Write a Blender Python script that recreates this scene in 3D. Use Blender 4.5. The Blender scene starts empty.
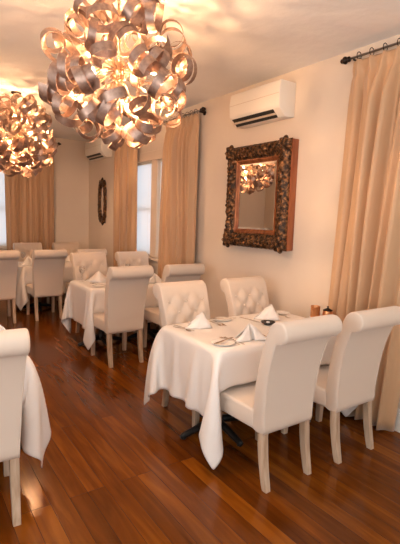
import bpy, bmesh, math, random
import numpy as np
from mathutils import Vector, Matrix, noise as mnoise

random.seed(7)
SC = bpy.context.scene
COL = SC.collection
PI = math.pi

# ------------------------------------------------------------------ helpers
def tag(o, label=None, cat=None, group=None, kind=None):
    if label: o['label'] = label
    if cat: o['category'] = cat
    if group: o['group'] = group
    if kind: o['kind'] = kind
    return o

def thing(name, label, cat, loc=(0, 0, 0), rz=0.0, group=None):
    o = bpy.data.objects.new(name, None)
    COL.objects.link(o)
    o.empty_display_size = .05
    o.location = loc
    o.rotation_euler = (0, 0, rz)
    return tag(o, label, cat, group)

def obj(name, bm, mat, parent=None, smooth=True, loc=None, rot=None):
    me = bpy.data.meshes.new(name)
    bmesh.ops.recalc_face_normals(bm, faces=bm.faces)
    bm.to_mesh(me)
    bm.free()
    return link_mesh(name, me, mat, parent, smooth, loc, rot)

def link_mesh(name, me, mat, parent=None, smooth=True, loc=None, rot=None):
    if smooth:
        me.polygons.foreach_set('use_smooth', [True] * len(me.polygons))
    me.materials.append(mat)
    o = bpy.data.objects.new(name, me)
    COL.objects.link(o)
    if parent: o.parent = parent
    if loc: o.location = loc
    if rot: o.rotation_euler = rot
    return o

def sharp(o, deg=40):
    """keep hard edges on an otherwise smooth mesh"""
    me = o.data
    bm = bmesh.new(); bm.from_mesh(me)
    lim = math.radians(deg)
    for e in bm.edges:
        if len(e.link_faces) == 2 and e.calc_face_angle(0) > lim:
            e.smooth = False
    bm.to_mesh(me); bm.free()
    return o

def struct(name, bm, mat, parent=None, smooth=False):
    o = obj(name, bm, mat, parent, smooth)
    if not parent: o['kind'] = 'structure'
    return o

def box(bm, x0, x1, y0, y1, z0, z1, bevel=0.0, seg=2):
    r = bmesh.ops.create_cube(bm, size=1)
    vs = r['verts']
    for v in vs:
        v.co = Vector(((x0 + x1) / 2 + v.co.x * (x1 - x0), (y0 + y1) / 2 + v.co.y * (y1 - y0), (z0 + z1) / 2 + v.co.z * (z1 - z0)))
    if bevel:
        es = list({e for v in vs for e in v.link_edges})
        bmesh.ops.bevel(bm, geom=es, offset=bevel, segments=seg, profile=.5, affect='EDGES')
    return bm

def tube(bm, pts, rad, n=8, cap=True):
    """tube along points; rad a number or a list"""
    pts = [Vector(p) for p in pts]
    rings = []
    up = Vector((0, 0, 1))
    prev = None
    for i, p in enumerate(pts):
        t = (pts[min(i + 1, len(pts) - 1)] - pts[max(i - 1, 0)]).normalized()
        if prev is None:
            a = t.cross(up)
            if a.length < 1e-3: a = t.cross(Vector((1, 0, 0)))
        else:
            a = prev - t * prev.dot(t)
        a.normalize(); prev = a
        b = t.cross(a)
        r = rad[i] if isinstance(rad, (list, tuple)) else rad
        rings.append([bm.verts.new(p + (a * math.cos(2 * PI * k / n) + b * math.sin(2 * PI * k / n)) * r) for k in range(n)])
    for i in range(len(rings) - 1):
        for k in range(n):
            bm.faces.new((rings[i][k], rings[i][(k + 1) % n], rings[i + 1][(k + 1) % n], rings[i + 1][k]))
    if cap:
        bm.faces.new(rings[0][::-1]); bm.faces.new(rings[-1])
    return bm

def lathe(bm, prof, n=24, M=None):
    """prof: list of (r, z)"""
    M = M or Matrix()
    rings = []
    for r, z in prof:
        if r < 1e-6:
            rings.append([bm.verts.new(M @ Vector((0, 0, z)))])
        else:
            rings.append([bm.verts.new(M @ Vector((r * math.cos(2 * PI * k / n), r * math.sin(2 * PI * k / n), z))) for k in range(n)])
    for a, b in zip(rings[:-1], rings[1:]):
        for k in range(n):
            k2 = (k + 1) % n
            if len(a) == 1 and len(b) == 1: continue
            if len(a) == 1: bm.faces.new((a[0], b[k2], b[k]))
            elif len(b) == 1: bm.faces.new((a[k], a[k2], b[0]))
            else: bm.faces.new((a[k], a[k2], b[k2], b[k]))
    return bm

def extrude_profile(bm, prof, y0, y1, axis='y'):
    """closed polygon (a, z) extruded along axis"""
    def V(a, t, z): return Vector((a, t, z)) if axis == 'y' else Vector((t, a, z))
    A = [bm.verts.new(V(a, y0, z)) for a, z in prof]
    B = [bm.verts.new(V(a, y1, z)) for a, z in prof]
    n = len(prof)
    for i in range(n):
        bm.faces.new((A[i], A[(i + 1) % n], B[(i + 1) % n], B[i]))
    bm.faces.new(A[::-1]); bm.faces.new(B)
    return bm

def catmull(pts, per):
    out = []
    n = len(pts)
    for i in range(n):
        p0, p1, p2, p3 = (np.array(pts[(i + k) % n], float) for k in (-1, 0, 1, 2))
        for j in range(per):
            t = j / per
            out.append(.5 * ((2 * p1) + (-p0 + p2) * t + (2 * p0 - 5 * p1 + 4 * p2 - p3) * t * t + (-p0 + 3 * p1 - 3 * p2 + p3) * t ** 3))
    return out

def kids(o): return [c for c in bpy.data.objects if c.parent == o]
def copy_tree(root, loc, rz=0.0, label=None, group=None):
    r = root.copy(); COL.objects.link(r)
    r.location = loc; r.rotation_euler = (0, 0, rz)
    if label: r['label'] = label
    if group: r['group'] = group
    for ch in list(root.children):
        c = ch.copy(); COL.objects.link(c); c.parent = r
        for g in list(ch.children):
            d = g.copy(); COL.objects.link(d); d.parent = c
    return r

# ------------------------------------------------------------------ materials
def mat(name, col, rough=.6, metal=0.0, **kw):
    m = bpy.data.materials.new(name); m.use_nodes = True
    b = m.node_tree.nodes['Principled BSDF']
    b.inputs['Base Color'].default_value = (*col, 1)
    b.inputs['Roughness'].default_value = rough
    b.inputs['Metallic'].default_value = metal
    for k, v in kw.items(): b.inputs[k].default_value = v
    return m

def N(m, t, **kw):
    n = m.node_tree.nodes.new(t)
    for k, v in kw.items(): setattr(n, k, v)
    return n
def L(m, a, b): m.node_tree.links.new(a, b)
def bsdf(m): return m.node_tree.nodes['Principled BSDF']

def noisy(m, c1, c2, scale, bump=0.0, bscale=None, stretch=(1, 1, 1), detail=4, lo=.35, hi=.65, dist=.01):
    tc = N(m, 'ShaderNodeTexCoord'); mp = N(m, 'ShaderNodeMapping')
    mp.inputs['Scale'].default_value = stretch
    L(m, tc.outputs['Object'], mp.inputs['Vector'])
    nz = N(m, 'ShaderNodeTexNoise'); nz.inputs['Scale'].default_value = scale; nz.inputs['Detail'].default_value = detail
    L(m, mp.outputs['Vector'], nz.inputs['Vector'])
    cr = N(m, 'ShaderNodeValToRGB')
    cr.color_ramp.elements[0].position = lo; cr.color_ramp.elements[1].position = hi
    cr.color_ramp.elements[0].color = (*c1, 1); cr.color_ramp.elements[1].color = (*c2, 1)
    L(m, nz.outputs['Fac'], cr.inputs['Fac']); L(m, cr.outputs['Color'], bsdf(m).inputs['Base Color'])
    if bump:
        n2 = N(m, 'ShaderNodeTexNoise'); n2.inputs['Scale'].default_value = bscale or scale; n2.inputs['Detail'].default_value = 5
        L(m, mp.outputs['Vector'], n2.inputs['Vector'])
        bp = N(m, 'ShaderNodeBump'); bp.inputs['Strength'].default_value = bump; bp.inputs['Distance'].default_value = dist
        L(m, n2.outputs['Fac'], bp.inputs['Height']); L(m, bp.outputs['Normal'], bsdf(m).inputs['Normal'])
    return m

M = {}
M['wall'] = noisy(mat('cream_plaster', (.76, .65, .535), .75), (.745, .635, .52), (.775, .665, .55), 1.6, .25, 14, dist=.006)
M['ceiling'] = noisy(mat('ceiling_plaster', (.88, .86, .83), .85), (.86, .84, .81), (.91, .89, .86), 2.2, .5, 9, dist=.012)
M['trim'] = mat('white_trim_paint', (.78, .72, .64), .4)
M['sill'] = mat('window_trim_paint', (.72, .60, .48), .45)

def floor_material():
    m = mat('varnished_floorboards', (.2, .06, .015), .22, **{'Specular IOR Level': .4, 'Specular Tint': (1, .72, .5, 1)})
    tc = N(m, 'ShaderNodeTexCoord'); mp = N(m, 'ShaderNodeMapping')
    mp.inputs['Rotation'].default_value = (0, 0, PI / 2)
    L(m, tc.outputs['Object'], mp.inputs['Vector'])
    br = N(m, 'ShaderNodeTexBrick')
    br.offset = .37; br.offset_frequency = 3
    br.inputs['Color1'].default_value = (0, 0, 0, 1); br.inputs['Color2'].default_value = (1, 1, 1, 1)
    br.inputs['Mortar'].default_value = (.5, .5, .5, 1)
    br.inputs['Scale'].default_value = 1; br.inputs['Mortar Size'].default_value = .0012
    br.inputs['Mortar Smooth'].default_value = .3
    br.inputs['Brick Width'].default_value = 2.3; br.inputs['Row Height'].default_value = .105
    L(m, mp.outputs['Vector'], br.inputs['Vector'])
    m2 = N(m, 'ShaderNodeMapping'); m2.inputs['Scale'].default_value = (9, .8, 1)
    L(m, tc.outputs['Object'], m2.inputs['Vector'])
    ad = N(m, 'ShaderNodeVectorMath', operation='ADD')
    L(m, m2.outputs['Vector'], ad.inputs[0]); L(m, br.outputs['Color'], ad.inputs[1])
    g = N(m, 'ShaderNodeTexNoise'); g.inputs['Scale'].default_value = 2.2; g.inputs['Detail'].default_value = 6; g.inputs['Distortion'].default_value = .7
    L(m, ad.outputs['Vector'], g.inputs['Vector'])
    m3 = N(m, 'ShaderNodeMapping'); m3.inputs['Scale'].default_value = (1.6, .7, 1)
    L(m, tc.outputs['Object'], m3.inputs['Vector'])
    big = N(m, 'ShaderNodeTexNoise'); big.inputs['Scale'].default_value = 1.5; big.inputs['Detail'].default_value = 3
    L(m, m3.outputs['Vector'], big.inputs['Vector'])
    mx = N(m, 'ShaderNodeMath', operation='MULTIPLY'); mx.inputs[1].default_value = .27
    L(m, br.outputs['Color'], mx.inputs[0])
    a1 = N(m, 'ShaderNodeMath', operation='MULTIPLY_ADD'); a1.inputs[1].default_value = .55
    L(m, g.outputs['Fac'], a1.inputs[0]); L(m, mx.outputs[0], a1.inputs[2])
    a2 = N(m, 'ShaderNodeMath', operation='MULTIPLY_ADD'); a2.inputs[1].default_value = .46
    L(m, big.outputs['Fac'], a2.inputs[0]); L(m, a1.outputs[0], a2.inputs[2])
    cr = N(m, 'ShaderNodeValToRGB')
    e = cr.color_ramp.elements
    e[0].position = .32; e[0].color = (.040, .0095, .0015, 1)
    e[1].position = .95; e[1].color = (.31, .096, .008, 1)
    k = e.new(.62); k.color = (.135, .0345, .0032, 1)
    L(m, a2.outputs[0], cr.inputs['Fac'])
    mm = N(m, 'ShaderNodeMix', data_type='RGBA'); mm.inputs['B'].default_value = (.03, .007, .002, 1)
    L(m, br.outputs['Fac'], mm.inputs['Factor']); L(m, cr.outputs['Color'], mm.inputs['A'])
    L(m, mm.outputs['Result'], bsdf(m).inputs['Base Color'])
    rr = N(m, 'ShaderNodeMapRange'); rr.inputs['To Min'].default_value = .10; rr.inputs['To Max'].default_value = .24
    L(m, g.outputs['Fac'], rr.inputs['Value']); L(m, rr.outputs['Result'], bsdf(m).inputs['Roughness'])
    bp = N(m, 'ShaderNodeBump'); bp.inputs['Strength'].default_value = .12; bp.inputs['Distance'].default_value = .004
    L(m, a1.outputs[0], bp.inputs['Height']); L(m, bp.outputs['Normal'], bsdf(m).inputs['Normal'])
    return m
M['floor'] = floor_material()

def weave(m, scale=500, strength=.15):
    tc = N(m, 'ShaderNodeTexCoord')
    nz = N(m, 'ShaderNodeTexNoise'); nz.inputs['Scale'].default_value = scale; nz.inputs['Detail'].default_value = 2
    L(m, tc.outputs['Object'], nz.inputs['Vector'])
    bp = N(m, 'ShaderNodeBump'); bp.inputs['Strength'].default_value = strength; bp.inputs['Distance'].default_value = .002
    L(m, nz.outputs['Fac'], bp.inputs['Height']); L(m, bp.outputs['Normal'], bsdf(m).inputs['Normal'])
    return m
M['linen'] = weave(mat('cream_linen_upholstery', (.68, .575, .48), .85), 300)
bsdf(M['linen']).inputs['Sheen Weight'].default_value = .25
M['cloth'] = weave(mat('white_tablecloth_linen', (.82, .78, .74), .8), 400, .1)
M['napkin'] = weave(mat('white_napkin_linen', (.86, .83, .80), .8), 400, .1)
M['leg'] = noisy(mat('limewashed_oak', (.55, .42, .3), .6), (.42, .29, .19), (.62, .48, .35), 6, .3, 30, (6, 6, .5), dist=.003)
M['curtain'] = weave(mat('tan_satin_curtain', (.54, .335, .185), .5), 200, .1)
bsdf(M['curtain']).inputs['Sheen Weight'].default_value = .4
M['iron'] = mat('dark_iron', (.035, .025, .02), .4, .8)
M['rodsteel'] = mat('grey_steel_rod', (.30, .26, .23), .35, .9)
M['black'] = mat('black_cast_iron', (.012, .012, .013), .45, .3)
M['ac'] = mat('white_ac_plastic', (.83, .78, .70), .35)
M['acdark'] = mat('dark_vent', (.02, .018, .016), .6)
M['acvane'] = mat('beige_vane', (.62, .52, .42), .45)
M['ribbon'] = noisy(mat('brushed_bronze_ribbon', (.5, .38, .33), .46, .92), (.30, .205, .165), (.42, .30, .24), 40, .0, None, (1, 1, 1))
M['wire'] = mat('brass_wire', (.50, .34, .22), .35, 1.0)
M['steel'] = mat('polished_cutlery_steel', (.62, .56, .5), .22, 1.0)
M['china'] = mat('white_china', (.85, .82, .78), .15)
M['copper'] = mat('copper', (.72, .36, .17), .28, 1.0)
M['bowl'] = noisy(mat('dark_bronze_bowl', (.05, .045, .04), .35, .6), (.02, .018, .016), (.12, .1, .09), 60)
M['mahogany'] = noisy(mat('mahogany_backing', (.3, .09, .03), .35), (.24, .06, .02), (.42, .13, .045), 5, 0, None, (4, 4, .6))
M['slip'] = noisy(mat('red_gold_slip', (.25, .075, .025), .35, .4), (.17, .045, .014), (.34, .12, .04), 8, 0, None, (3, 3, 1))

def carved():
    m = mat('black_gold_carving', (.1, .07, .03), .42, .55)
    tc = N(m, 'ShaderNodeTexCoord')
    nz = N(m, 'ShaderNodeTexNoise'); nz.inputs['Scale'].default_value = 34; nz.inputs['Detail'].default_value = 4
    L(m, tc.outputs['Object'], nz.inputs['Vector'])
    cr = N(m, 'ShaderNodeValToRGB'); e = cr.color_ramp.elements
    e[0].position = .4; e[0].color = (.022, .013, .007, 1); e[1].position = .72; e[1].color = (.42, .20, .075, 1)
    k = e.new(.55); k.color = (.13, .058, .023, 1)
    L(m, nz.outputs['Fac'], cr.inputs['Fac']); L(m, cr.outputs['Color'], bsdf(m).inputs['Base Color'])
    bp = N(m, 'ShaderNodeBump'); bp.inputs['Strength'].default_value = .8; bp.inputs['Distance'].default_value = .01
    L(m, nz.outputs['Fac'], bp.inputs['Height']); L(m, bp.outputs['Normal'], bsdf(m).inputs['Normal'])
    return m
M['carved'] = carved()
M['mirror'] = mat('mirror_silver', (.86, .83, .78), .015, 1.0)

def emis(name, col, s):
    m = mat(name, (1, .9, .7), .4)
    bsdf(m).inputs['Emission Color'].default_value = (*col, 1)
    bsdf(m).inputs['Emission Strength'].default_value = s
    return m
BULB = 1250.0
M['bulb'] = emis('glowing_bulb', (1, .56, .28), BULB)

def thin_glass(name, tint=(1, 1, 1), gl=.08):
    m = bpy.data.materials.new(name); m.use_nodes = True
    nt = m.node_tree; nt.nodes.clear()
    o = nt.nodes.new('ShaderNodeOutputMaterial'); mx = nt.nodes.new('ShaderNodeMixShader')
    t = nt.nodes.new('ShaderNodeBsdfTransparent'); g = nt.nodes.new('ShaderNodeBsdfGlossy')
    t.inputs['Color'].default_value = (*tint, 1); g.inputs['Roughness'].default_value = .03
    lw = nt.nodes.new('ShaderNodeLayerWeight'); lw.inputs['Blend'].default_value = .25
    mr = nt.nodes.new('ShaderNodeMapRange'); mr.inputs['To Min'].default_value = gl; mr.inputs['To Max'].default_value = .6
    nt.links.new(lw.outputs['Facing'], mr.inputs['Value'])
    nt.links.new(mr.outputs['Result'], mx.inputs['Fac'])
    nt.links.new(t.outputs[0], mx.inputs[1]); nt.links.new(g.outputs[0], mx.inputs[2]); nt.links.new(mx.outputs[0], o.inputs['Surface'])
    return m
M['glass'] = thin_glass('clear_pane_glass', (.97, .98, .98), .04)
M['wineglass'] = thin_glass('wine_glass', (.96, .96, .96), .1)

def blind_mat():
    m = bpy.data.materials.new('white_blind_slats'); m.use_nodes = True
    nt = m.node_tree; nt.nodes.clear()
    o = nt.nodes.new('ShaderNodeOutputMaterial'); mx = nt.nodes.new('ShaderNodeMixShader'); mx.inputs['Fac'].default_value = .45
    d = nt.nodes.new('ShaderNodeBsdfDiffuse'); d.inputs['Color'].default_value = (.85, .85, .85, 1)
    t = nt.nodes.new('ShaderNodeBsdfTranslucent'); t.inputs['Color'].default_value = (.85, .86, .9, 1)
    nt.links.new(d.outputs[0], mx.inputs[1]); nt.links.new(t.outputs[0], mx.inputs[2]); nt.links.new(mx.outputs[0], o.inputs['Surface'])
    return m
M['blind'] = blind_mat()

# ------------------------------------------------------------------ camera
F_PX, PITCH, YAW, ROLL, CAMZ = 439.5, .1228, .60186, .03259, 1.6
cy, sy, cp, sp, cr_, sr_ = math.cos(YAW), math.sin(YAW), math.cos(PITCH), math.sin(PITCH), math.cos(ROLL), math.sin(ROLL)
fwd = Vector((sy * cp, cy * cp, -sp)); right = Vector((cy, -sy, 0)); up = right.cross(fwd)
r2 = right * cr_ + up * sr_; u2 = up * cr_ - right * sr_
cam = bpy.data.cameras.new('camera'); camo = bpy.data.objects.new('camera', cam); COL.objects.link(camo)
mw = Matrix((r2, u2, -fwd)).transposed().to_4x4(); mw.translation = Vector((0, 0, CAMZ))
camo.matrix_world = mw
cam.sensor_fit = 'HORIZONTAL'; cam.sensor_width = 36; cam.lens = F_PX * 36 / 400
cam.clip_start = .05; cam.clip_end = 60
SC.camera = camo

# ------------------------------------------------------------------ room
WX, BY, CE, LX, RY = 3.155, 8.6, 3.01, -1.75, -1.5
T = .14
bm = bmesh.new(); box(bm, LX - T, WX + T, RY - T, BY + T, -.1, 0); struct('floor', bm, M['floor'])
bm = bmesh.new(); box(bm, LX - T, WX + T, RY - T, BY + T, CE, CE + .1); struct('ceiling', bm, M['ceiling'])

def wall_with_holes(name, axis, c0, c1, a0, a1, holes):
    """holes: list of (s0, s1, z0, z1) along the wall, not overlapping, sorted"""
    bm = bmesh.new()
    def put(s0, s1, z0, z1):
        if s1 - s0 < 1e-4 or z1 - z0 < 1e-4: return
        if axis == 'x': box(bm, c0, c1, s0, s1, z0, z1)
        else: box(bm, s0, s1, c0, c1, z0, z1)
    s = a0
    for h in holes:
        put(s, h[0], 0, CE); put(h[0], h[1], 0, h[2]); put(h[0], h[1], h[3], CE); s = h[1]
    put(s, a1, 0, CE)
    return struct(name, bm, M['wall'])
WIN_R = (4.98, 6.72, .98, 2.42)      # double window in the right wall
WIN_B = (.45, 1.80, .95, 2.36)       # window in the back wall
FILL_WIN_L = [(-1.15, .25, .8, 2.5), (.75, 2.15, .8, 2.5)]  # unseen left wall windows, added to carry the fill lights
FILL_WIN_C = [(-1.3, .1, .8, 2.5), (.7, 2.1, .8, 2.5)]  # unseen windows behind the camera, added for the fill lights too
wall_with_holes('wall_right', 'x', WX, WX + T, RY - T, BY + T, [WIN_R])
wall_with_holes('wall_back', 'y', BY, BY + T, LX, WX, [WIN_B])
wall_with_holes('wall_left', 'x', LX - T, LX, RY - T, BY + T, FILL_WIN_L)
wall_with_holes('wall_rear', 'y', RY - T, RY, LX, WX, FILL_WIN_C)

def skirting(name, axis, c, sgn, a0, a1):
    bm = bmesh.new()
    prof = [(c, 0), (c + sgn * .022, 0), (c + sgn * .022, .13), (c + sgn * .016, .15), (c + sgn * .010, .17), (c, .175)]
    extrude_profile(bm, prof, a0, a1, 'y' if axis == 'x' else 'x')
    return struct(name, bm, M['trim'])
skirting('baseboard_right', 'x', WX, -1, RY, BY - .022)
skirting('baseboard_back', 'y', BY, -1, LX + .022, WX - .001)
skirting('baseboard_left', 'x', LX, 1, RY, BY - .022)

def window(name, axis, c, sgn, W, mull, casing=.1):
    """c inner wall face, sgn direction pointing outdoors"""
    s0, s1, z0, z1 = W
    def B(bm, s_0, s_1, d0, d1, z_0, z_1, bv=.004):
        lo, hi = sorted((c + sgn * d0, c + sgn * d1))
        if axis == 'x': box(bm, lo, hi, s_0, s_1, z_0, z_1, bv, 1)
        else: box(bm, s_0, s_1, lo, hi, z_0, z_1, bv, 1)
    bm = bmesh.new()
    B(bm, s0 - casing, s0, -.022, 0, z0, z1); B(bm, s1, s1 + casing, -.022, 0, z0, z1)
    B(bm, s0 - casing - .02, s1 + casing + .02, -.03, 0, z1, z1 + .13)
    B(bm, s0 - casing, s1 + casing, -.018, 0, z0 - .13, z0 - .03)
    root = struct(name, bm, M['sill'])
    bm = bmesh.new(); B(bm, s0 - casing - .03, s1 + casing + .03, -.075, .0, z0 - .03, z0); B(bm, s0, s1, .0005, .12, z0, z0 + .012)
    obj('window_sill', bm, M['sill'], root, False)
    panes = []
    a = s0
    for m0, m1 in mull:
        panes.append((a, m0)); a = m1
        bm = bmesh.new(); B(bm, m0, m1, -.018, .1, z0 + .012, z1); obj('mullion', bm, M['sill'], root, False)
    panes.append((a, s1))
    for p0, p1 in panes:
        bm = bmesh.new()
        zz0, zz1, zm = z0 + .012, z1, (z0 + z1) / 2
        B(bm, p0, p0 + .04, .06, .1, zz0, zz1); B(bm, p1 - .04, p1, .06, .1, zz0, zz1)
        B(bm, p0 + .04, p1 - .04, .06, .1, zz0, zz0 + .05); B(bm, p0 + .04, p1 - .04, .06, .1, zz1 - .045, zz1); B(bm, p0 + .04, p1 - .04, .062, .098, zm - .02, zm + .02)
        sash = obj('window_sash', bm, M['trim'], root, False)
        bm = bmesh.new(); B(bm, p0 + .04, p1 - .04, .079, .082, zz0 + .05, zm - .02, 0); B(bm, p0 + .04, p1 - .04, .079, .082, zm + .02, zz1 - .045, 0)
        obj('pane', bm, M['glass'], sash, False)
    return panes

def blind(label, axis, c, sgn, s0, s1, z0, z1):
    """horizontal slat blind hung inside the reveal"""
    def pt(s, d, z): return Vector((c + sgn * d, s, z)) if axis == 'x' else Vector((s, c + sgn * d, z))
    t = thing('window_blind', label, 'blind', pt((s0 + s1) / 2, .035, z1))
    inv = -t.location
    bm = bmesh.new()
    n = int((z1 - z0 - .04) / .021)
    for k in range(n):
        z = z1 - .042 - k * .021
        q = [pt(s0, .026, z - .0125), pt(s1, .026, z - .0125), pt(s1, .036, z + .0125), pt(s0, .036, z + .0125)]
        lo = [bm.verts.new(p + inv) for p in q]
        bm.faces.new(lo)
    me = obj('slats', bm, M['blind'], t, False)
    bm = bmesh.new(); p, q = pt(s0, .015, z1 - .03) + inv, pt(s1, .05, z1) + inv
    box(bm, min(p.x, q.x), max(p.x, q.x), min(p.y, q.y), max(p.y, q.y), p.z, q.z, .003, 1)
    obj('headrail', bm, M['trim'], t, False)
    for s in (s0 + .15, s1 - .15):
        bm = bmesh.new(); tube(bm, [pt(s, .018, z0 + .01) + inv, pt(s, .018, z1 - .03) + inv], .0012, 5)
        obj('cord', bm, M['trim'], t)
    return t
pr = window('window_1', 'x', WX, 1, WIN_R, [(5.75, 5.93)])
blind('white slatted blind in the window pane nearest the corner, between tan curtains', 'x', WX, 1, 5.94, 6.71, .995, 2.415)
blind('white slatted blind showing as a thin bright strip beside the window mullion', 'x', WX, 1, 4.99, 5.74, .995, 2.415)
window('window_2', 'y', BY, 1, WIN_B, [])
blind('white slatted blind in the back wall window at left edge', 'y', BY, 1, .46, 1.79, .965, 2.355)
window('added_window_3', 'x', LX, -1, FILL_WIN_L[0], []); window('added_window_4', 'x', LX, -1, FILL_WIN_L[1], [])  # added frames around the left wall fill, out of view
window('added_window_5', 'y', RY, -1, FILL_WIN_C[0], []); window('added_window_6', 'y', RY, -1, FILL_WIN_C[1], [])  # added frames around the rear fill, out of view

# ------------------------------------------------------------------ curtains
def curtain(name, label, axis, c, sgn, s0, s1, ztop, zbot, folds, seed, flare=(0, 0), amp=.035, off=.075, group=None, rings=True):
    """c = wall face; sgn = towards the room; hangs from s0 to s1; flare moves the hem ends"""
    rnd = random.Random(seed)
    W = s1 - s0
    nu, nv = folds * 14, 44
    ph = [rnd.uniform(-.5, .5) for _ in range(folds + 2)]
    wd = [rnd.uniform(.75, 1.25) for _ in range(folds + 2)]
    t = thing(name, label, 'curtain', (c + sgn * off, (s0 + s1) / 2, zbot) if axis == 'x' else ((s0 + s1) / 2, c + sgn * off, zbot), 0, group)
    bm = bmesh.new(); g = []
    for j in range(nv + 1):
        v = j / nv; v = v ** 1.35          # denser near the top
        z = ztop + (zbot - ztop) * v
        depth = (ztop - z)
        row = []
        for i in range(nu + 1):
            u = i / nu
            fpos = u * folds
            k = int(min(fpos, folds - 1e-6)); fr = fpos - k
            # pinch pleats at the head: narrow ridges, open folds beneath
            s = s0 + W * u + (flare[0] * (1 - u) + flare[1] * u) * v
            head = min(1, max(0, (depth - .02) / .30))
            ridge = math.exp(-((fr - .5) / .13) ** 2) * .036
            wave = math.sin(2 * PI * (fr - .25) + ph[k] * .6 * v) * .5 + .5
            wave = wave ** 1.2
            a = amp * (wd[k] * (1 - abs(2 * fr - 1) * .0)) * (.8 + .25 * math.sin(3 * v + ph[k] * 4))
            d = ridge * (1 - head) + (wave * a + .012 * math.sin(u * 17 + seed + v * 2.5) + .22 * a * math.sin(4 * PI * fr + ph[k] * 6 + 1.5 * v)) * head
            pin = math.exp(-((depth - .115) / .028) ** 2)
            d += -pin * .014
            s += head * (.012 * math.sin(2 * PI * fpos + 2.0 * v + seed) + .02 * math.sin(v * 3.1 + ph[k] * 5) * (u * (1 - u) * 4))
            p = Vector((sgn * (d - .012), s - (s0 + s1) / 2, z - zbot)) if axis == 'x' else Vector((s - (s0 + s1) / 2, sgn * (d - .012), z - zbot))
            row.append(bm.verts.new(p))
        g.append(row)
    for j in range(nv):
        for i in range(nu):
            bm.faces.new((g[j][i], g[j][i + 1], g[j + 1][i + 1], g[j + 1][i]))
    o = obj('curtain_cloth', bm, M['curtain'], t)
    md = o.modifiers.new('thickness', 'SOLIDIFY'); md.thickness = .003
    for k in range(folds):
        s = W * ((k + .5) / folds) - W / 2
        M4 = Matrix.Translation((0, s, ztop - zbot + .028)) if axis == 'x' else Matrix.Translation((s, 0, ztop - zbot + .028))
        bm = bmesh.new()
        pts = [(.027 * math.cos(2 * PI * q / 16), .0, .029 * math.sin(2 * PI * q / 16)) for q in range(17)]
        if axis != 'x': pts = [(p[1], p[0], p[2]) for p in pts]
        tube(bm, [M4 @ Vector(p) for p in pts], .0032, 6, False)
        obj('curtain_ring', bm, M['iron'], t)
    return t

def rod(label, axis, c, sgn, s0, s1, z, off=.075, finials=(True, True)):
    t = thing('curtain_rod', label, 'curtain rod', (c + sgn * off, s0, z) if axis == 'x' else (s0, c + sgn * off, z), 0)
    def P(s, d, dz): return Vector((sgn * d, s - s0, dz)) if axis == 'x' else Vector((s - s0, sgn * d, dz))
    bm = bmesh.new(); tube(bm, [P(s0, 0, 0), P(s1, 0, 0)], .009, 10); obj('rod', bm, M['rodsteel'], t)
    for s, sg, on in ((s0, -1, finials[0]), (s1, 1, finials[1])):
        if not on: continue
        bm = bmesh.new()
        ax = P(s + sg, 0, 0) - P(s, 0, 0)
        R = ax.to_track_quat('Z', 'Y').to_matrix().to_4x4(); R.translation = P(s, 0, 0)
        lathe(bm, [(0, -.004), (.013, -.003), (.022, .004), (.022, .012), (.012, .016), (.012, .022), (.026, .032), (.031, .045), (.026, .058), (.012, .066), (.012, .072), (.018, .078), (.012, .086), (0, .09)], 14, R)
        obj('finial', bm, M['iron'], t)
    for s in (s0 + .035, s1 - .035):
        bm = bmesh.new()
        tube(bm, [P(s, 0, -.014), P(s, -off + .01, -.014)], .007, 8)
        R = (P(s, -1, 0) - P(s, 0, 0)).to_track_quat('Z', 'Y').to_matrix().to_4x4(); R.translation = P(s, -off + .012, -.014)
        lathe(bm, [(0, -.006), (.028, -.004), (.028, .011), (0, .011)], 14, R)
        obj('bracket', bm, M['iron'], t)
    return t
G_C = 'tan pinch pleat curtains'
curtain('curtain', 'wide tan pleated curtain filling the right edge, nearest the camera', 'x', WX, -1, 1.60, 2.40, 2.885, .012, 7, 3, (.2, .09), .085, .085, G_C)
rod('dark curtain rod with finial and rings at the top right, above nearest curtain', 'x', WX, -1, .2, 2.43, 2.912, .085, (False, True))
curtain('curtain', 'tan curtain on the nearer side of the right wall window, left of the mirror', 'x', WX, -1, 4.62, 5.40, 2.86, .012, 8, 5, (-.05, .16), .065, .085, G_C)
curtain('curtain', 'tan curtain on the corner side of the right wall window, near oval mirror', 'x', WX, -1, 6.28, 7.10, 2.86, .012, 7, 9, (0, .05), .06, .085, G_C)
rod('dark curtain rod over the right wall window, finial left of the large air conditioner', 'x', WX, -1, 4.56, 7.14, 2.887, .085)
curtain('curtain', 'wide tan curtain on the back wall beside the left edge window', 'y', BY, -1, 1.60, 2.46, 2.86, .012, 9, 11, (0, 0), .055, .085, G_C)
rod('dark curtain rod on the back wall behind the far chandelier', 'y', BY, -1, -.3, 2.50, 2.887, .085)

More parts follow.
